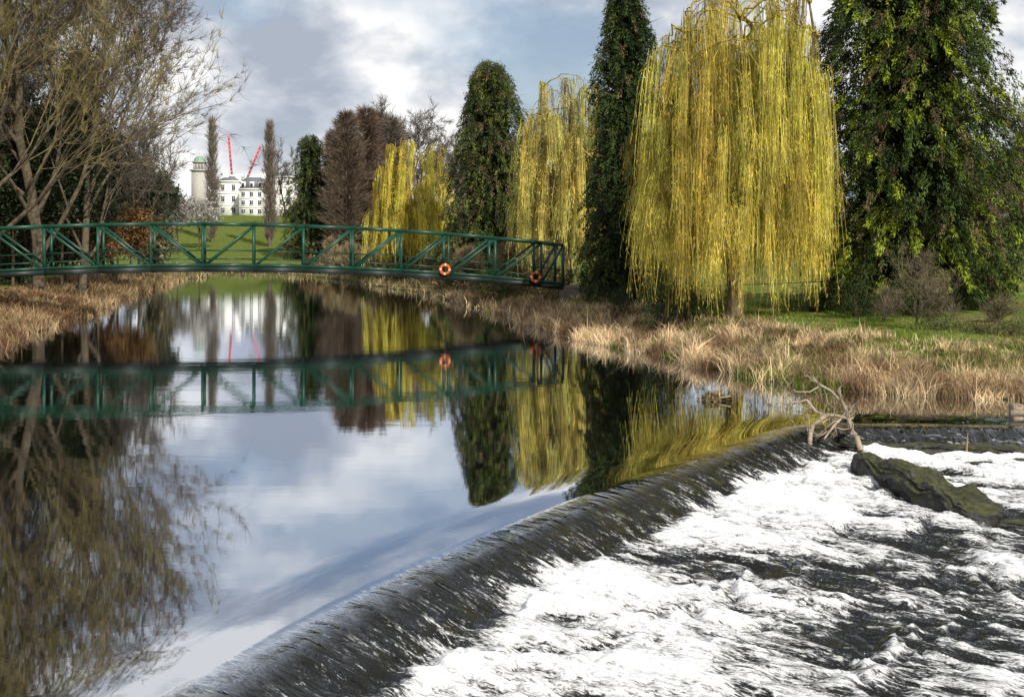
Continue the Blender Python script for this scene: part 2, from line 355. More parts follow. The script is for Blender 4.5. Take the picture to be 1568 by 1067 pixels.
def bare(B,x,y,g,H,r0,r,col=(.10,.08,.055),tcol=(.20,.15,.085),spread=.9,lev=(13,8,6),tw=7,tr_=.016,tl=.9,first=.2,lean=(0,0),upb=.10,lf=1.1):
    S0=[];S1=[];A=[];Bq=[];tips=[];td=[]
    def grow(p,dr,L,ra,lv):
        ns=6 if lv<2 else 4; pts=[p]; dd=dr
        for i in range(ns):
            dd=dd+r.normal(size=3)*(.09+.05*lv)+np.array([0,0,upb if lv==1 else (upb*.5 if lv else .0)]); dd=dd/np.linalg.norm(dd)
            pts.append(pts[-1]+dd*L/ns)
        rs=np.linspace(ra,ra*(.25 if lv else .3),ns+1)
        for i in range(ns): S0.append(pts[i]);S1.append(pts[i+1]);A.append(rs[i]);Bq.append(rs[i+1])
        if lv==len(lev):
            for i in range(1,ns+1): tips.append(pts[i]); td.append(pts[i]-pts[i-1])
            return
        n=lev[lv]; st=first if lv==0 else .22
        for j in range(n):
            f=st+(1-st)*(j+r.rand()*.8)/n; q=min(f,.999)*ns; i=int(q); pp=pts[i]*(1-(q-i))+pts[i+1]*(q-i)
            di=pts[i+1]-pts[i]; di=di/np.linalg.norm(di)
            rv=r.normal(size=3); rv-=di*rv.dot(di); rv/=np.linalg.norm(rv)
            ang=spread*(1.0-.35*f)*(.7+.5*r.rand()); nd=di*math.cos(ang)+rv*math.sin(ang); 
            nd[2]=abs(nd[2])*.8+.1 if lv==0 else nd[2]+.12
            rl=rs[i]*(.42 if lv==0 else .5)
            grow(pp,nd/np.linalg.norm(nd),L*(.62-.22*f)*(.75+.5*r.rand())*(1 if lv else lf),max(rl,.018),lv+1)
    grow(np.array([x,y,g-.3]),np.array([lean[0],lean[1],1.]),H*.86,r0,0)
    S0=np.array(S0);S1=np.array(S1);A=np.array(A);Bq=np.array(Bq)
    big=A>.07
    if big.any(): tubes(B,S0[big],S1[big],A[big],Bq[big],col,7)
    tubes(B,S0[~big],S1[~big],A[~big],Bq[~big],np.array(col)*.5+np.array(tcol)*.5,3)
    tp=np.repeat(np.array(tips),tw,0); d=nrm(np.repeat(np.array(td),tw,0)); d=nrm(d+r.normal(size=d.shape)*.5+[0,0,.15])
    tp=tp+r.normal(size=tp.shape)*.05; L=tl*(.5+.8*r.rand(len(tp)))[:,None]
    mid=tp+d*L*.5; d2=nrm(d+r.normal(size=d.shape)*.3+[0,0,.1]); end=mid+d2*L*.5
    cc=np.array(tcol)*(.6+.8*r.rand(len(tp)))[:,None]
    tubes(B,tp,mid,tr_,tr_*.75,cc,3); tubes(B,mid,end,tr_*.75,tr_*.35,cc,3)
def blob(B,cx,cy,cz,rx,ry,rz,n,col,r,ls=.3,up=0.0):
    m=max(6,n//45); a=nrm(r.normal(size=(m,3))); cen=a*(.35+.65*r.rand(m)**.5)[:,None]*np.array([rx,ry,rz])+[cx,cy,cz]
    k=n//m; c=np.repeat(cen,k,0)+r.normal(size=(m*k,3))*np.array([rx,ry,rz])*.17
    cc=np.repeat(np.array(col)*(.55+.9*r.rand(m))[:,None],k,0)*(.75+.5*r.rand(m*k))[:,None]
    leaves(B,c,r.normal(size=(m*k,3))+[0,0,up],ls*(.7+.6*r.rand(m*k)),ls*.4,cc,r)
def spire(B,u,d,vtop,hw,n,col,seed,pw=.6,upd=1.6,L=1.4,wd=.035,base=.08):
    r=np.random.RandomState(seed); x=X(u,d); g=g1(x,d); H=Zv(vtop,d)-g; Rr=hw/F*d
    tubes(B,[[x,d,g-.3]],[[x,d,g+H*.97]],[.30],[.05],np.array(col)*.8,6)
    nb=n//14; h=base+(1-base)*r.rand(nb)**.9; a=r.rand(nb)*6.283
    rr=Rr*((1-h)**pw)*np.minimum(1,(h+.1)/.35)*(.4+.8*r.rand(nb))
    p0=np.stack([x+0*a,d+0*a,g+h*H-rr*upd*.5],1); p1=np.stack([x+rr*np.cos(a),d+rr*np.sin(a),g+h*H+rr*.15],1)
    tubes(B,p0,p1,.05,.02,np.array(col)*.9,3)
    f=.25+.8*r.rand(nb,14); c=(p0[:,None]*(1-f[...,None])+p1[:,None]*f[...,None]).reshape(-1,3)
    dd=np.repeat(nrm(p1-p0),14,0)+r.normal(size=c.shape)*.45+[0,0,upd*.3]
    leaves(B,c,dd,L*(.5+.7*r.rand(len(c))),wd*2,np.array(col)*(.5+1.0*r.rand(len(c)))[:,None],r)
# --- right bank
conifer('cypress_tree',1394,57,-260,150,nc=3000,lp=70,pw=.34,seed=11,ls=.88,col=(.040,.064,.013),tip=(.22,.27,.02),brown=.12,lobe=.85,tipf=.26,droop=.8,outw=.52,cl=.38)
conifer('cypress_tree',957,68,-35,68,nc=1500,lp=56,pw=.42,seed=12,ls=.82,col=(.026,.044,.012),tip=(.07,.10,.02),brown=.06,lobe=.85,cl=.38,outw=.5)
conifer('cypress_tree',750,106,96,80,nc=1500,lp=52,pw=.36,seed=13,ls=1.05,col=(.042,.060,.016),tip=(.13,.15,.03),brown=.18,lobe=.75,cl=.38,outw=.5)
conifer('cypress_tree',476,180,208,42,nc=600,lp=36,pw=.36,seed=14,ls=1.4,col=(.040,.060,.016),brown=.10,tip=(.10,.12,.03),lobe=.7)
conifer('pine_tree',1568,170,200,26,nc=350,lp=24,pw=.5,seed=15,ls=1.5,col=(.03,.06,.03),brown=.0)
willow('weeping_willow',1124,54,-30,148,narc=310,ns=44,seed=27,w=.021,col=(.68,.53,.11),reach=.55,topx=.8,low=.1)
willow('weeping_willow',866,84,110,82,narc=145,ns=32,seed=22,w=.030,col=(.68,.55,.15),reach=.5,topx=.8)
willow('weeping_willow',632,122,224,70,narc=120,ns=28,seed=23,w=.044,col=(.72,.57,.10),reach=.65,topx=.8)
for i,(u,d,vt,hw,cl) in enumerate([(530,172,176,46,(.15,.11,.08)),(560,176,168,46,(.145,.10,.075)),(600,178,184,40,(.18,.15,.125)),(512,190,205,34,(.13,.10,.08)),(580,185,175,44,(.16,.12,.10))]):
    B=Buf(); spire(B,u,d,vt,hw,14000,cl,30+i,pw=.42,upd=.7,L=1.4,wd=.028); B.out('larch_tree',M_bark)
for i,(u,d,vt,hw) in enumerate([(325,215,185,12),(413,205,190,14)]):
    B=Buf(); spire(B,u,d,vt,hw,4000,(.17,.14,.11),40+i,pw=.4,upd=3,L=1.8,wd=.03,base=.03); B.out('poplar_tree',M_bark)
def baretree(u,d,vt,r0,seed,name='bare_tree',**k):
    r=np.random.RandomState(seed); x=X(u,d); g=g1(x,d); B=Buf(); bare(B,x,d,g,Zv(vt,d)-g,r0,r,**k); return B.out(name,M_bark)
baretree(60,82,-120,.5,51,lev=(17,9,6),tw=8,spread=.66,tcol=(.14,.11,.075),first=.10,tr_=.014,tl=1.1,upb=.10,lf=1.2)
baretree(-30,76,-160,.45,52,lev=(15,8,6),tw=7,spread=.6,tcol=(.22,.18,.08),first=.12,tr_=.014,tl=1.1,upb=.10)
baretree(125,88,-10,.35,53,lev=(14,8,6),tw=7,spread=.66,tcol=(.13,.105,.08),first=.1,tr_=.016,upb=.10,lf=1.2)
baretree(10,98,20,.35,66,lev=(13,8,5),tw=5,spread=.65,tcol=(.13,.105,.055),first=.1,tr_=.02)
baretree(180,106,150,.22,54,lev=(10,7,5),tw=5,tcol=(.13,.105,.085),tr_=.022)
baretree(222,118,225,.2,55,lev=(10,7,5),tw=4,tcol=(.14,.115,.09),tr_=.022)
baretree(640,205,198,.3,56,lev=(10,6,5),tw=4,tcol=(.13,.11,.09),tr_=.04,tl=1.4)
baretree(665,210,205,.3,57,lev=(10,6,5),tw=4,tcol=(.13,.11,.09),tr_=.04,tl=1.4)
baretree(440,250,240,.25,58,lev=(8,5,4),tw=4,tcol=(.14,.12,.10),tr_=.03,tl=1.2)
baretree(1560,120,255,.3,59,lev=(10,7,5),tw=5,tcol=(.20,.15,.10),tr_=.028)
baretree(1610,105,200,.3,60,lev=(10,7,5),tw=5,tcol=(.20,.15,.10),tr_=.028)
r=np.random.RandomState(70)
def shrub(name,lst,ls=.35,mat=None):
    for (u,d,v0,v1,hw,col,n) in lst:
        B=Buf(); x=X(u,d); za=Zv(v1,d); zb=Zv(v0,d); za=min(za,g1(x,d)+.2) if za<g1(x,d)+1.5 else za
        tubes(B,[[x,d,g1(x,d)-.2]],[[x,d,(za+zb)/2]],[.14],[.05],(.08,.06,.04),5)
        for q in range(3): tubes(B,[[x,d,za*.6+g1(x,d)*.4]],[[x+r.normal()*hw/F*d*.4,d+r.normal(),(za+zb*2)/3]],[.08],[.02],(.08,.06,.04),4)
        blob(B,x,d,(za+zb)/2,hw/F*d,hw/F*d*.8,(zb-za)/2,n,col,r,ls*d/80)
        B.out(name,mat or M_leaf)
dk=(.028,.038,.014)
shrub('ivy_covered_tree',[(20,86,150,350,80,dk,14000),(95,90,150,350,55,dk,10000),(150,98,185,350,42,(.035,.042,.02),6500),(125,92,75,190,30,(.04,.045,.018),4500),(-60,80,150,350,60,dk,6000),(40,90,215,400,60,(.035,.036,.016),7000)])
shrub('evergreen_shrub',[(212,128,240,345,40,(.045,.048,.028),6000),(250,134,272,335,20,(.042,.048,.027),2500),(180,122,270,350,30,(.05,.045,.03),3000)])
shrub('blossom_shrub',[(305,200,305,345,30,(.30,.28,.26),2200),(272,190,300,350,20,(.20,.18,.16),1600)],.2)
shrub('brown_shrub',[(150,100,325,400,34,(.14,.075,.03),3500),(200,104,318,390,30,(.16,.09,.035),3500),(100,96,340,405,34,(.07,.05,.025),3500),(240,120,340,400,24,(.09,.08,.04),2500),(30,92,335,410,45,(.05,.04,.02),4500)])
shrub('ivy_shrub',[(1450,44,490,560,75,(.04,.05,.018),8000),(1525,43,485,545,50,(.07,.06,.03),5000),(1010,53,400,505,30,(.03,.05,.016),6000),(1050,55,440,505,40,(.03,.05,.016),4000),(950,60,440,500,22,(.035,.05,.02),2500),(1400,52,430,490,60,(.03,.045,.012),6000),(1310,52,420,500,35,(.03,.045,.012),4000),(1500,55,400,500,50,(.03,.045,.012),4500),(1240,56,440,495,40,(.03,.045,.012),3500)],.15)
B=Buf()
for i in range(95):
    f=r.rand(); d=56+105*f**.8; 
    bx=np.interp(d,[p[1] for p in right],[p[0] for p in right]); x=bx+r.uniform(2.5,9+4*f)
    if abs(U0+F*x/d-1128)<120 and d<58: continue
    if abs(d-74)<5 and x<bx+6: continue
    kind=i%4
    if kind==0: bare(B,x,d,g1(x,d),r.uniform(2,3.6),.05,r,lev=(9,5,3),tw=4,tcol=(.26,.20,.11),tr_=.012*d/70,tl=.6,first=.03,spread=1.0)
    else: blob(B,x,d,g1(x,d)+.6,r.uniform(1.2,2.4),1.5,r.uniform(.7,1.5),900,[(.20,.15,.07),(.06,.08,.025),(.15,.10,.05)][kind-1],r,.2*d/70)
B.out('riverside_scrub',M_bark)
for i,(u,d,vt) in enumerate([(1400,46,400),(1455,45,425),(1350,49,445),(1530,47,460)]):
    baretree(u,d,vt,.035,80+i,name='bare_shrub',lev=(7,4,3),tw=2,tcol=(.17,.14,.09),col=(.12,.10,.07),tr_=.006,tl=.55,first=.03,spread=.9)
# --- distant trees: one mass
B=Buf(); r=np.random.RandomState(90)
for i in range(46):
    u=[r.uniform(-250,235),r.uniform(450,900),r.uniform(900,2000),r.uniform(1500,1900),r.uniform(-900,-200)][i%5]; d=r.uniform(230,340) if 250<u<520 else r.uniform(190,330)
    if 240<u<470: d=r.uniform(430,520)
    x=X(u,d); g=g1(x,d); H=r.uniform(12,18)
    if i%3==0:
        tubes(B,[[x,d,g]],[[x,d,g+H*.6]],[.3],[.1],(.1,.08,.06),5); blob(B,x,d,g+H*.5,H*.3,H*.3,H*.5,900,(.045,.06,.025),r,1.1)
    else: bare(B,x,d,g,H,.3,r,lev=(8,5,4),tw=4,tcol=(.13,.105,.085),tr_=.05,tl=1.6)
for i in range(330):
    u=r.uniform(-1200,2600); d=r.uniform(180,360)
    if i>240: u=r.uniform(445,1600); d=r.uniform(170,215)
    if 285<u<445: d=r.uniform(400,560)
    x=X(u,d)
    blob(B,x,d,g1(x,d)+2.2,r.uniform(3,6),3,r.uniform(2,4),300,[(.06,.06,.03),(.10,.08,.05),(.045,.06,.025)][i%3],r,1.0)
B.out('distant_trees',M_bark)
# ---------------------------------------------------------------- grass / reeds
def blades(B,x,y,zb,h,w,lean,col,r):
    m=len(x); a=r.rand(m)*6.283; s=np.stack([np.cos(a),np.sin(a),0*a],1)*w[:,None]/2
    p=np.stack([x,y,zb],1); l=r.normal(size=(m,3))*lean; l[:,2]=0
    mid=p+l*.35*h[:,None]+np.array([0,0,1])*(.55*h)[:,None]; top=p+l*h[:,None]+np.array([0,0,1])*(h*(1-.25*np.linalg.norm(l,axis=1)))[:,None]
    V=np.stack([p-s,p+s,mid+s*.8,mid-s*.8, mid-s*.8,mid+s*.8,top+s*.15,top-s*.15],1)
    B.add(V,np.arange(8*m).reshape(-1,4),np.repeat(col,8,0))
def scatter(n,x0,x1,y0,y1,r,lo,hi):
    x=r.uniform(x0,x1,n); y=r.uniform(y0,y1,n); sd=landsd(x,y); k=(sd>lo)&(sd<hi); return x[k],y[k],sd[k]
r=np.random.RandomState(95)
def reeds(name,boxes,lo,hi,hmax,cols,lean=.35,thr=.42,w0=.03):
    B=Buf()
    for (n,x0,x1,y0,y1) in boxes:
        x,y,sd=scatter(n,x0,x1,y0,y1,r,lo,hi)
        q=fbm(x*.9,y*.9,3); q2=fbm(x*1.6+7,y*1.6,3); k=(q*.5+q2*.5)>thr; x,y,sd,q,q2=x[k],y[k],sd[k],q[k],q2[k]
        h=hmax*(.25+.8*r.rand(len(x))+.5*(r.rand(len(x))<.06))*(.15+1.7*q2**1.3*1.2)*(1-.5*np.clip(sd/hi,0,1))
        ci=fbm(x*.8+40,y*.8,3); ci=sst((ci-.38)*4)[:,None]
        c=(np.array(cols[0])*ci+np.array(cols[1])*(1-ci))*(.45+1.1*r.rand(len(x)))[:,None]
        if len(cols)>2:
            gi=((fbm(x*.5+90,y*.5,3)+.02*np.clip(sd,0,5))>.57)&(r.rand(len(x))<.75); c[gi]=np.array(cols[2])*(.6+.8*r.rand(gi.sum()))[:,None]; h[gi]*=.5
        blades(B,x,y,gz(x,y,sd)-.05,h,w0*(y/45)*(.6+.8*r.rand(len(x))),lean,c,r)
    return B.out(name,M_grass)
reeds('dry_reeds',[(150000,7,30,32,48),(90000,-2,14,42,66),(45000,-12,6,62,95)],-.3,6.0,.72,[(.64,.49,.29),(.22,.14,.08),(.13,.18,.03)],.55,.36,.024)
reeds('bank_grass',[(120000,0,32,34,62),(40000,-12,12,55,95)],2.8,14,.24,[(.14,.21,.03),(.24,.22,.08)],.5,.26,.024)
reeds('dead_bracken',[(70000,-45,-18,40,80),(50000,-48,-26,78,130)],-.3,7,.7,[(.38,.27,.15),(.14,.08,.045)],.6,.38,.03)
reeds('far_bank_grass',[(50000,-60,4,92,170)],-.3,5,.8,[(.32,.25,.14),(.12,.12,.04)],.4,.3,.03)
# ---------------------------------------------------------------- footbridge
M_green=plain('green_paint',(.006,.046,.025),.4,nscale=2,var=.35)
M_dk=plain('dark_steel',(.006,.014,.010),.5,var=.3); M_wood=plain('deck_timber',(.16,.13,.10),.8)
def box_between(V,Q,p,q,w,h,up=np.array([0,0,1.])):
    p=np.array(p,float);q=np.array(q,float); d=q-p; d/=np.linalg.norm(d); s=np.cross(d,up); 
    if np.linalg.norm(s)<1e-3: s=np.array([1.,0,0])
    s/=np.linalg.norm(s); t_=np.cross(s,d); b=len(V)
    for e in (p,q):
        for a_,b_ in ((-1,-1),(1,-1),(1,1),(-1,1)): V.append(e+s*a_*w/2+t_*b_*h/2)
    for f in ((0,1,2,3),(7,6,5,4),(0,4,5,1),(1,5,6,2),(2,6,7,3),(3,7,4,0)): Q.append([b+i for i in f])
br=empty('footbridge')
PR=np.array([3.4,74.0]); bd=np.array([-.979,-.2016]); bd/=np.linalg.norm(bd); bn=np.array([bd[1],-bd[0]])
if bn[1]<0: bn=-bn
def zb(s_): return 3.08-1.34*((s_-24)/24)**2
def bp_(s_,off,zz): p=PR+bd*s_+bn*off; return np.array([p[0],p[1],zz])
HT=2.82; W=2.2; posts=[0.]+[1.5+3.1*i for i in range(15)]+[46.5]
V=[];Qb=[]; V2=[];Q2=[]; V3=[];Q3=[]
for off in (0,W):
    for i,s_ in enumerate(posts):
        z0=zb(s_); box_between(V,Qb,bp_(s_,off,z0),bp_(s_,off,z0+HT),.16,.16,np.array([bd[0],bd[1],0]))
        if i==len(posts)-1: break
        s2=posts[i+1]; za=zb(s_);zc=zb(s2)
        box_between(V,Qb,bp_(s_,off,za+HT),bp_(s2,off,zc+HT),.20,.20)
        box_between(V2,Q2,bp_(s_,off,za),bp_(s2,off,zc),.20,.34)
        box_between(V,Qb,bp_(s_,off,za+.26),bp_(s2,off,zc+.26),.24,.12)
        for hh,ww in ((.62,.05),(1.15,.06)): box_between(V,Qb,bp_(s_,off+.09*(1 if off==0 else -1),za+hh),bp_(s2,off+.09*(1 if off==0 else -1),zc+hh),ww,ww)
        if i<8: a_=bp_(s_,off,za+HT-.08); b_=bp_(s2,off,zc+.15)
        else: a_=bp_(s_,off,za+.15); b_=bp_(s2,off,zc+HT-.08)
        box_between(V,Qb,a_,b_,.12,.15)
for i,s_ in enumerate(posts):
    box_between(V2,Q2,bp_(s_,0.08,zb(s_)+.02),bp_(s_,W-.08,zb(s_)+.02),.14,.2)
for s_ in np.arange(0,46.4,.25):
    box_between(V3,Q3,bp_(s_+.11,.14,zb(s_)+.24),bp_(s_+.11,W-.14,zb(s_)+.24),.22,.05)
mk('truss',V,Qb,M_green,parent=br); mk('bottom_chord',V2,Q2,M_dk,parent=br); mk('deck',V3,Q3,M_wood,parent=br)
V=[];Qb=[]
p=bp_(-1.6,W/2,0); box_between(V,Qb,(p[0],p[1],-1.),(p[0],p[1],1.75),3.0,3.2,np.array([1.,0,0]))
p=bp_(48,W/2,0); box_between(V,Qb,(p[0],p[1],-1.),(p[0],p[1],1.9),3.0,3.2,np.array([1.,0,0]))
mk('abutments',V,Qb,plain('abutment_stone',(.10,.085,.06),.85,bump=.5),parent=br)
def torus(name,c,Rr,r_,mat_fn,n=40,k=12,parent=None,ax=None):
    V=[];Q=[];C=[]
    u=np.array([bd[0],bd[1],0]); w=np.array([0,0,1.]); f=np.array([bn[0],bn[1],0])
    for i in range(n):
        a=i/n*6.283
        for j in range(k):
            b=j/k*6.283; V.append(c+(u*math.cos(a)+w*math.sin(a))*(Rr+r_*math.cos(b))+f*r_*math.sin(b)); C.append((.80,.14,.02) if (i%10)>1 else (.8,.8,.8))
            Q.append([i*k+j,((i+1)%n)*k+j,((i+1)%n)*k+(j+1)%k,i*k+(j+1)%k])
    return mk(name,V,Q,mat_fn,np.array(C),True,parent)
for u in (681,820):
    s_=min(np.linspace(0,20,400),key=lambda q:abs(U0+F*bp_(q,-.2,0)[0]/bp_(q,-.2,0)[1]-u))
    e=empty('lifebuoy'); torus('ring',bp_(s_,-.24,zb(s_)+.5),.29,.09,M_grass,parent=e)
    V=[];Qb=[]; box_between(V,Qb,bp_(s_,-.13,zb(s_)+.1),bp_(s_,-.13,zb(s_)+1.1),.08,.05,np.array([1.,0,0])); mk('bracket',V,Qb,M_dk,parent=e)
B=Buf(); a=np.array([X(545,82),82,Zv(436,82)]); b=np.array([X(1262,50),50,Zv(431,50)]); f=np.linspace(0,1,25)[:,None]; P=a*(1-f)+b*f; P[:,2]-=(.35*4*f*(1-f))[:,0]
tubes(B,P[:-1],P[1:],.016,.016,(.03,.03,.03),5); B.out('cable',M_bark)
# ---------------------------------------------------------------- mansion
ho=empty('white_mansion'); dh=320.
M_white=plain('white_stucco',(.78,.77,.73),.7,nscale=.3,var=.06); M_slate=plain('slate_roof',(.13,.14,.16),.6); M_win=plain('window_glass',(.03,.035,.045),.15); M_cop=plain('copper_dome',(.20,.33,.25),.6)
gh=g1(X(370,dh),dh)
V=[];Qb=[];VW=[];QW=[];VR=[];QR=[]; VT=[];QT=[]
def cub(V,Q,x0,x1,y0,y1,z0,z1):
    b=len(V)
    for zz in (z0,z1): V.extend([(x0,y0,zz),(x1,y0,zz),(x1,y1,zz),(x0,y1,zz)])
    for f in ((3,2,1,0),(4,5,6,7),(0,1,5,4),(1,2,6,5),(2,3,7,6),(3,0,4,7)): Q.append([b+i for i in f])
def frustum(V,Q,x0,x1,y0,y1,z0,z1,i_):
    b=len(V); V.extend([(x0,y0,z0),(x1,y0,z0),(x1,y1,z0),(x0,y1,z0),(x0+i_,y0+i_,z1),(x1-i_,y0+i_,z1),(x1-i_,y1-i_,z1),(x0+i_,y1-i_,z1)])
    for f in ((3,2,1,0),(4,5,6,7),(0,1,5,4),(1,2,6,5),(2,3,7,6),(3,0,4,7)): Q.append([b+i for i in f])
def block(u0,u1,vt,dd,depth,nst,ncol,mans):
    x0,x1=X(u0,dd),X(u1,dd); zt=Zv(vt,dd); z0=gh-3
    cub(V,Qb,x0,x1,dd,dd+depth,z0,zt); cub(VT,QT,x0-.3,x1+.3,dd-.3,dd+depth+.3,zt,zt+.45)
    if mans: frustum(VR,QR,x0,x1,dd,dd+depth,zt+.45,zt+.45+mans,1.6)
    zg=gh; hs=(zt-zg)/nst; wx_=(x1-x0)/ncol
    for j in range(nst):
        for i in range(ncol):
            cx=x0+wx_*(i+.5); ww=min(.45,wx_*.2); zz=zg+hs*j+hs*.3; h_=hs*.45
            cub(VW,QW,cx-ww,cx+ww,dd-.06,dd+.05,zz,zz+h_)
            cub(VT,QT,cx-ww-.15,cx+ww+.15,dd-.18,dd-.0,zz-.2,zz-.02); cub(VT,QT,cx-ww-.15,cx+ww+.15,dd-.15,dd-.0,zz+h_+.02,zz+h_+.2); cub(VT,QT,cx-.04,cx+.04,dd-.10,dd-.061,zz,zz+h_)
        if j: cub(VT,QT,x0-.1,x1+.1,dd-.12,dd-.0,zg+hs*j-.1,zg+hs*j+.12)
block(333,366,279,dh+2,12,3,2,1.0); block(366,404,291,dh-4,14,3,3,3.2); block(404,446,272,dh+8,14,4,4,1.2)
block(290,332,306,dh+22,10,2,4,1.5)
for u in (372,385,398):
    x=X(u,dh-4); zz=Zv(288,dh-4); cub(V,Qb,x-.6,x+.6,dh-4+.2,dh-1,zz,zz+1.8); cub(VW,QW,x-.35,x+.35,dh-4+.12,dh-4+.19,zz+.3,zz+1.4)
for u,dd in ((345,dh+8),(364,dh+4),(402,dh+6),(425,dh+14)):
    x=X(u,dd); cub(V,Qb,x-.8,x+.8,dd,dd+1.2,Zv(285,dd)-3,Zv(266,dd)); 
mk('walls',V,Qb,M_white,parent=ho); mk('roof',VR,QR,M_slate,parent=ho); mk('windows',VW,QW,M_win,parent=ho); mk('cornices_and_sills',VT,QT,M_white,parent=ho)
to=empty('cupola_tower'); V=[];Qb=[]; dt=340.; x=X(303,dt); w=2.0; zt=Zv(262,dt)
cub(V,Qb,x-w,x+w,dt,dt+2*w,gh-2,zt); cub(V,Qb,x-w-.4,x+w+.4,dt-.4,dt+2*w+.4,zt,zt+.5)
for sx in (-1,-.33,.33,1):
    for sy in (0,1): cub(V,Qb,x+sx*1.4-.22,x+sx*1.4+.22,dt+.5+sy*2.4,dt+.95+sy*2.4,zt+.5,zt+2.6)
cub(V,Qb,x-w+.1,x+w-.1,dt+.1,dt+2*w-.1,zt+2.6,zt+3.0); mk('tower_walls',V,Qb,plain('tower_stone',(.40,.38,.34),.8),parent=to)
V=[];Q=[];n=20;kk=7
for j in range(kk+1):
    a=j/kk*math.pi/2
    for i in range(n): b=i/n*6.283; V.append((x+1.8*math.cos(a)*math.cos(b),dt+w+1.8*math.cos(a)*math.sin(b),zt+3.0+1.8*math.sin(a)))
for j in range(kk):
    for i in range(n): Q.append([j*n+i,j*n+(i+1)%n,(j+1)*n+(i+1)%n,(j+1)*n+i])
mk('dome',V,Q,M_cop,smooth=True,parent=to)
M_red=plain('crane_red',(.62,.03,.03),.5); M_cw=plain('crane_white',(.7,.7,.7),.5)
def crane(u0,v0,u1,v1,d):
    e=empty('tower_crane'); V=[];Q=[]; a=np.array([X(u0,d),d,Zv(v0,d)]); b=np.array([X(u1,d),d,Zv(v1,d)]); ax=(b-a)/np.linalg.norm(b-a); s_=np.cross(ax,[0,1,0]); s_/=np.linalg.norm(s_); y_=np.array([0,1.,0]); h=.22
    L=np.linalg.norm(b-a); n=max(4,int(L/1.4)); cs_=[s_*h*i+y_*h*j for i,j in ((-1,-1),(1,-1),(1,1),(-1,1))]
    for c_ in cs_: box_between(V,Q,a+c_,b+c_,.16,.16)
    for i in range(n):
        p=a+ax*L*i/n; q=a+ax*L*(i+1)/n
        for k_ in range(4): box_between(V,Q,p+cs_[k_],q+cs_[(k_+1)%4],.09,.09)
    mk('jib',V,Q,M_red,parent=e); V=[];Q=[]
    zb_=gh; 
    for i,j in ((-1,-1),(1,-1),(1,1),(-1,1)): box_between(V,Q,(a[0]+i*.7,d+j*.7,zb_),(a[0]+i*.7,d+j*.7,a[2]),.22,.22,np.array([1.,0,0]))
    z_=zb_; k_=1
    while z_<a[2]-2: box_between(V,Q,(a[0]-.7*k_,d-.7,z_),(a[0]+.7*k_,d-.7,z_+1.6),.12,.12); z_+=1.6; k_=-k_
    cub(V,Q,a[0]-1.2,a[0]+1.2,d-1,d+1,a[2]-.8,a[2]); cub(V,Q,a[0]-3.8,a[0]-1.3,d-.8,d+.8,a[2]-.2,a[2]+1.4)
    mk('mast_and_counterweight',V,Q,M_cw,parent=e)
crane(355,268,350,209,400); crane(379,272,399,224,405)
# ---------------------------------------------------------------- weir debris
r=np.random.RandomState(5); B=Buf(); S0=[];S1=[];A=[];Bb=[]
def limb(pts,ra,rb,kids=1,lv=0):
    pts=[np.array(p,float) for p in pts]; rs=np.linspace(ra,rb,len(pts))
    for i in range(len(pts)-1):
        m_=(pts[i]+pts[i+1])/2+r.normal(size=3)*.05
        S0.extend([pts[i],m_]);S1.extend([m_,pts[i+1]]);A.extend([rs[i],(rs[i]+rs[i+1])/2]);Bb.extend([(rs[i]+rs[i+1])/2,rs[i+1]])
        if lv<2:
            for k_ in range(kids):
                dd=nrm((pts[i+1]-pts[i])+r.normal(size=3)*.8*np.linalg.norm(pts[i+1]-pts[i])+[0,0,.05]); L=.32/(lv+1)*(.6+.8*r.rand())
                limb([m_,m_+dd*L,m_+dd*L*1.8+r.normal(size=3)*.08],rs[i]*.4,.006,1,lv+1)
def W3(u,v,d): return (X(u,d),d,Zv(v,d))
limb([W3(1318,690,28.2),W3(1302,660,28.6),W3(1297,630,28.9),W3(1272,598,29.2),W3(1245,580,29.4)],.08,.02,2)
limb([W3(1240,685,28.5),W3(1245,650,28.8),W3(1262,636,28.9),W3(1298,640,28.8)],.06,.05,2)
limb([W3(1262,636,28.9),W3(1235,612,29.2),W3(1207,618,29.4),W3(1203,640,29.5)],.045,.012,2)
limb([W3(1272,598,29.2),W3(1240,600,29.3),W3(1215,596,29.4)],.03,.01)
limb([W3(1297,630,28.9),W3(1280,648,28.6),W3(1262,672,28.3)],.045,.02,2)
tubes(B,S0,S1,A,Bb,(.32,.26,.19),6); B.out('driftwood_branch',M_bark,True)
def lump(name,c,sz,rot,seed,mat,amp=.35,n=180,flat=.35,tilt=0):
    k=n//2
    a,b=np.meshgrid(np.linspace(0,2*math.pi,n,endpoint=False),np.linspace(-math.pi/2,math.pi/2,k))
    x=np.cos(b)*np.cos(a);y=np.cos(b)*np.sin(a);z=np.sin(b)
    f=1+amp*(fbm(x*4+z*1.7+seed+9,y*1.6+z*2.3+9,5,.6)-.5)*2
    x=np.sign(x)*np.abs(x)**.7*sz[0]*(.9+.1*f);y=np.sign(y)*np.abs(y)**.5*f*sz[1]*(1.1+.4*x/sz[0]);z=np.sign(z)*np.abs(z)**.35*sz[2]*(.8+.2*f)
    z=z+(fbm(x*1.3+seed,y*2+4,4,.55)-.5)*flat*sz[2]*2.2-tilt*x
    X_=x*math.cos(rot)-y*math.sin(rot)+c[0];Y_=x*math.sin(rot)+y*math.cos(rot)+c[1]
    i=np.arange(k-1)[:,None]*n; j=np.arange(n)[None]; j2=(j+1)%n
    Q=np.stack([i+j,i+j2,i+n+j2,i+n+j],-1).reshape(-1,4)
    return mk(name,np.stack([X_.ravel(),Y_.ravel(),(z+c[2]).ravel()],1),Q,mat,None,True)
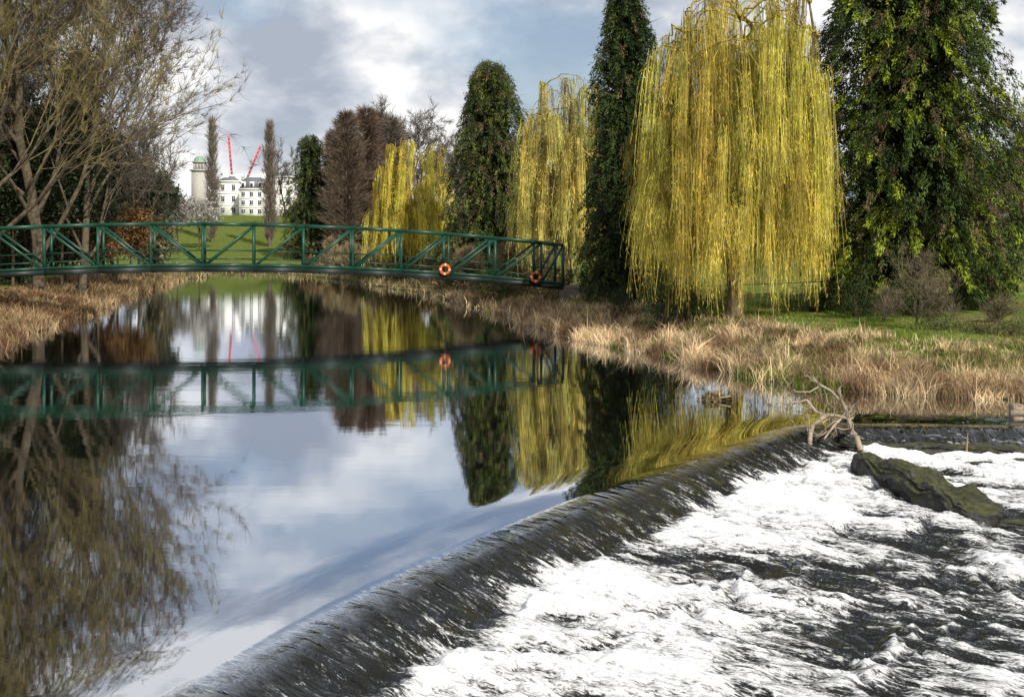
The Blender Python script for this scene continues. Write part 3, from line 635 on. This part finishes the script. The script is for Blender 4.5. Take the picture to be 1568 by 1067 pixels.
m,nt,N,Lk=newmat('mossy_stone'); out=N('ShaderNodeOutputMaterial'); p=N('ShaderNodeBsdfPrincipled'); ge=N('ShaderNodeNewGeometry'); sx=N('ShaderNodeSeparateXYZ'); Lk(ge.outputs['Normal'],sx.inputs[0])
tc=N('ShaderNodeTexCoord'); nz=noise_(tc.outputs['Object'],6,6,.65); nb_=noise_(tc.outputs['Object'],2.2,3,.5)
f_=mapr(math_('ADD',sx.outputs['Z'],math_('MULTIPLY',math_('SUBTRACT',nb_,.5),1.8)),.55,.95,0,1)
c1=N('ShaderNodeValToRGB'); e=c1.color_ramp.elements; e[0].position=.35;e[0].color=(.006,.007,.006,1);e[1].position=.7;e[1].color=(.035,.032,.026,1); Lk(nz,c1.inputs[0])
c2=N('ShaderNodeValToRGB'); e=c2.color_ramp.elements; e[0].position=.35;e[0].color=(.014,.016,.005,1);e[1].position=.68;e[1].color=(.08,.08,.02,1); Lk(nz,c2.inputs[0])
mi=N('ShaderNodeMix'); mi.data_type='RGBA'; Lk(f_,mi.inputs[0]); Lk(c1.outputs[0],mi.inputs[6]); Lk(c2.outputs[0],mi.inputs[7]); Lk(mi.outputs[2],p.inputs['Base Color'])
rg=mapr(f_,0,1,.3,.9); Lk(rg,p.inputs['Roughness']); bb=N('ShaderNodeBump'); inp(bb,'Strength',1); inp(bb,'Distance',.08); Lk(nz,bb.inputs['Height']); Lk(bb.outputs[0],p.inputs['Normal']); Lk(p.outputs[0],out.inputs[0]); M_moss=m
lump('mossy_stone_ledge',(8.8,24.2,-.56),(2.5,.46,.46),math.radians(-78),3,M_moss,.4,tilt=.03)
lump('mossy_stone_ledge',(11.3,21.6,-.95),(2.6,.35,.34),math.radians(-12),4,M_moss,.5)
lump('mossy_stone_ledge',(10.8,28.7,-.54),(2.6,.3,.22),-.1,5,M_moss,.5)
lump('wet_rock',(8.2,29.2,-.26),(.5,.3,.2),.6,6,M_moss,.5)
lump('wet_rock',(12.6,27.2,-.66),(1.6,.3,.2),-.1,7,M_moss,.5)
B=Buf(); x=X(1098,34.2); blob(B,x,34.2,.05,.40,.25,.14,500,(.16,.12,.06),r,.16); tubes(B,[[x-.5,34.2,0]],[[x+.4,34.1,.16]],[.05],[.02],(.25,.2,.12),5); B.out('debris_clump',M_bark)
V=[];Qb=[]; x=X(1556,31); box_between(V,Qb,(x,31,-.6),(x,31,Zv(618,31)),.35,.3,np.array([1.,0,0])); box_between(V,Qb,(x+.5,31.2,-.6),(x+.5,31.2,Zv(624,31)),.3,.3,np.array([1.,0,0]))
box_between(V,Qb,(x-.25,30.8,Zv(630,31)),(x+1.6,30.8,Zv(630,31)),.12,.14)
o=mk('wooden_post',V,Qb,plain('old_timber',(.22,.17,.12),.9,nscale=8,var=.5,bump=.8)); bv=o.modifiers.new('b','BEVEL'); bv.width=.03
B=Buf(); tubes(B,[W3(1480,690,25)],[W3(1482,662,25)],[.03],[.01],(.3,.2,.1),5); B.out('stick',M_bark)
# ---------------------------------------------------------------- sky
w=bpy.data.worlds.new('World'); scene.world=w; w.use_nodes=True; nt=w.node_tree; nt.nodes.clear(); N=nt.nodes.new; Lk=nt.links.new
AZ=150; EL=38
sk=N('ShaderNodeTexSky'); sk.sky_type='NISHITA'; sk.sun_disc=False; sk.sun_elevation=math.radians(EL); sk.sun_rotation=math.radians(AZ)
tc=N('ShaderNodeTexCoord'); mp=N('ShaderNodeMapping'); inp(mp,'Scale',(1,1,1.7)); inp(mp,'Location',(1.37,.2,.65)); Lk(tc.outputs['Generated'],mp.inputs[0])
no=N('ShaderNodeTexNoise'); inp(no,'Scale',7.5); inp(no,'Detail',7); inp(no,'Roughness',.53); inp(no,'Distortion',.1); Lk(mp.outputs[0],no.inputs['Vector'])
cr=N('ShaderNodeValToRGB'); E=cr.color_ramp.elements; E[0].position=.40; E[0].color=(.42,.47,.56,1); E[1].position=.58; E[1].color=(1,1,1,1)
q=E.new(.475); q.color=(.58,.625,.70,1); q=E.new(.53); q.color=(.78,.80,.84,1)
Lk(no.outputs['Fac'],cr.inputs[0])
sc_=N('ShaderNodeVectorMath'); sc_.operation='SCALE'; sc_.inputs['Scale'].default_value=10.2; Lk(cr.outputs[0],sc_.inputs[0])
n2=N('ShaderNodeTexNoise'); inp(n2,'Scale',3.2); inp(n2,'Detail',5); Lk(mp.outputs[0],n2.inputs['Vector'])
mr=N('ShaderNodeMapRange'); inp(mr,'From Min',.38); inp(mr,'From Max',.47); inp(mr,'To Min',.35); inp(mr,'To Max',1); Lk(n2.outputs['Fac'],mr.inputs['Value'])
mx=N('ShaderNodeMix'); mx.data_type='RGBA'; Lk(mr.outputs[0],mx.inputs[0]); Lk(sk.outputs[0],mx.inputs[6]); Lk(sc_.outputs[0],mx.inputs[7])
bg=N('ShaderNodeBackground'); inp(bg,'Strength',.1); Lk(mx.outputs[2],bg.inputs[0]); ow=N('ShaderNodeOutputWorld'); Lk(bg.outputs[0],ow.inputs[0])
sl=bpy.data.lights.new('sun','SUN'); sl.energy=5.0; sl.angle=math.radians(.6); sl.color=(1,.94,.84)
so=bpy.data.objects.new('sun',sl); link(so)
a=math.radians(AZ); e_=math.radians(EL); sv=Vector((math.sin(a)*math.cos(e_),math.cos(a)*math.cos(e_),math.sin(e_)))
so.rotation_euler=sv.to_track_quat('Z','Y').to_euler()
cam=bpy.data.cameras.new('camera'); cam.sensor_width=36; cam.lens=F/1568*36; cam.shift_y=-(533.5-V0)/1568; cam.clip_end=5000
co=bpy.data.objects.new('camera',cam); link(co); co.location=(0,0,CH); co.rotation_euler=(math.radians(90),0,0); scene.camera=co
scene.view_settings.view_transform='Standard'; scene.view_settings.look='None'; scene.view_settings.exposure=0
print('verts',sum(len(o.data.vertices) for o in scene.objects if o.type=='MESH'))
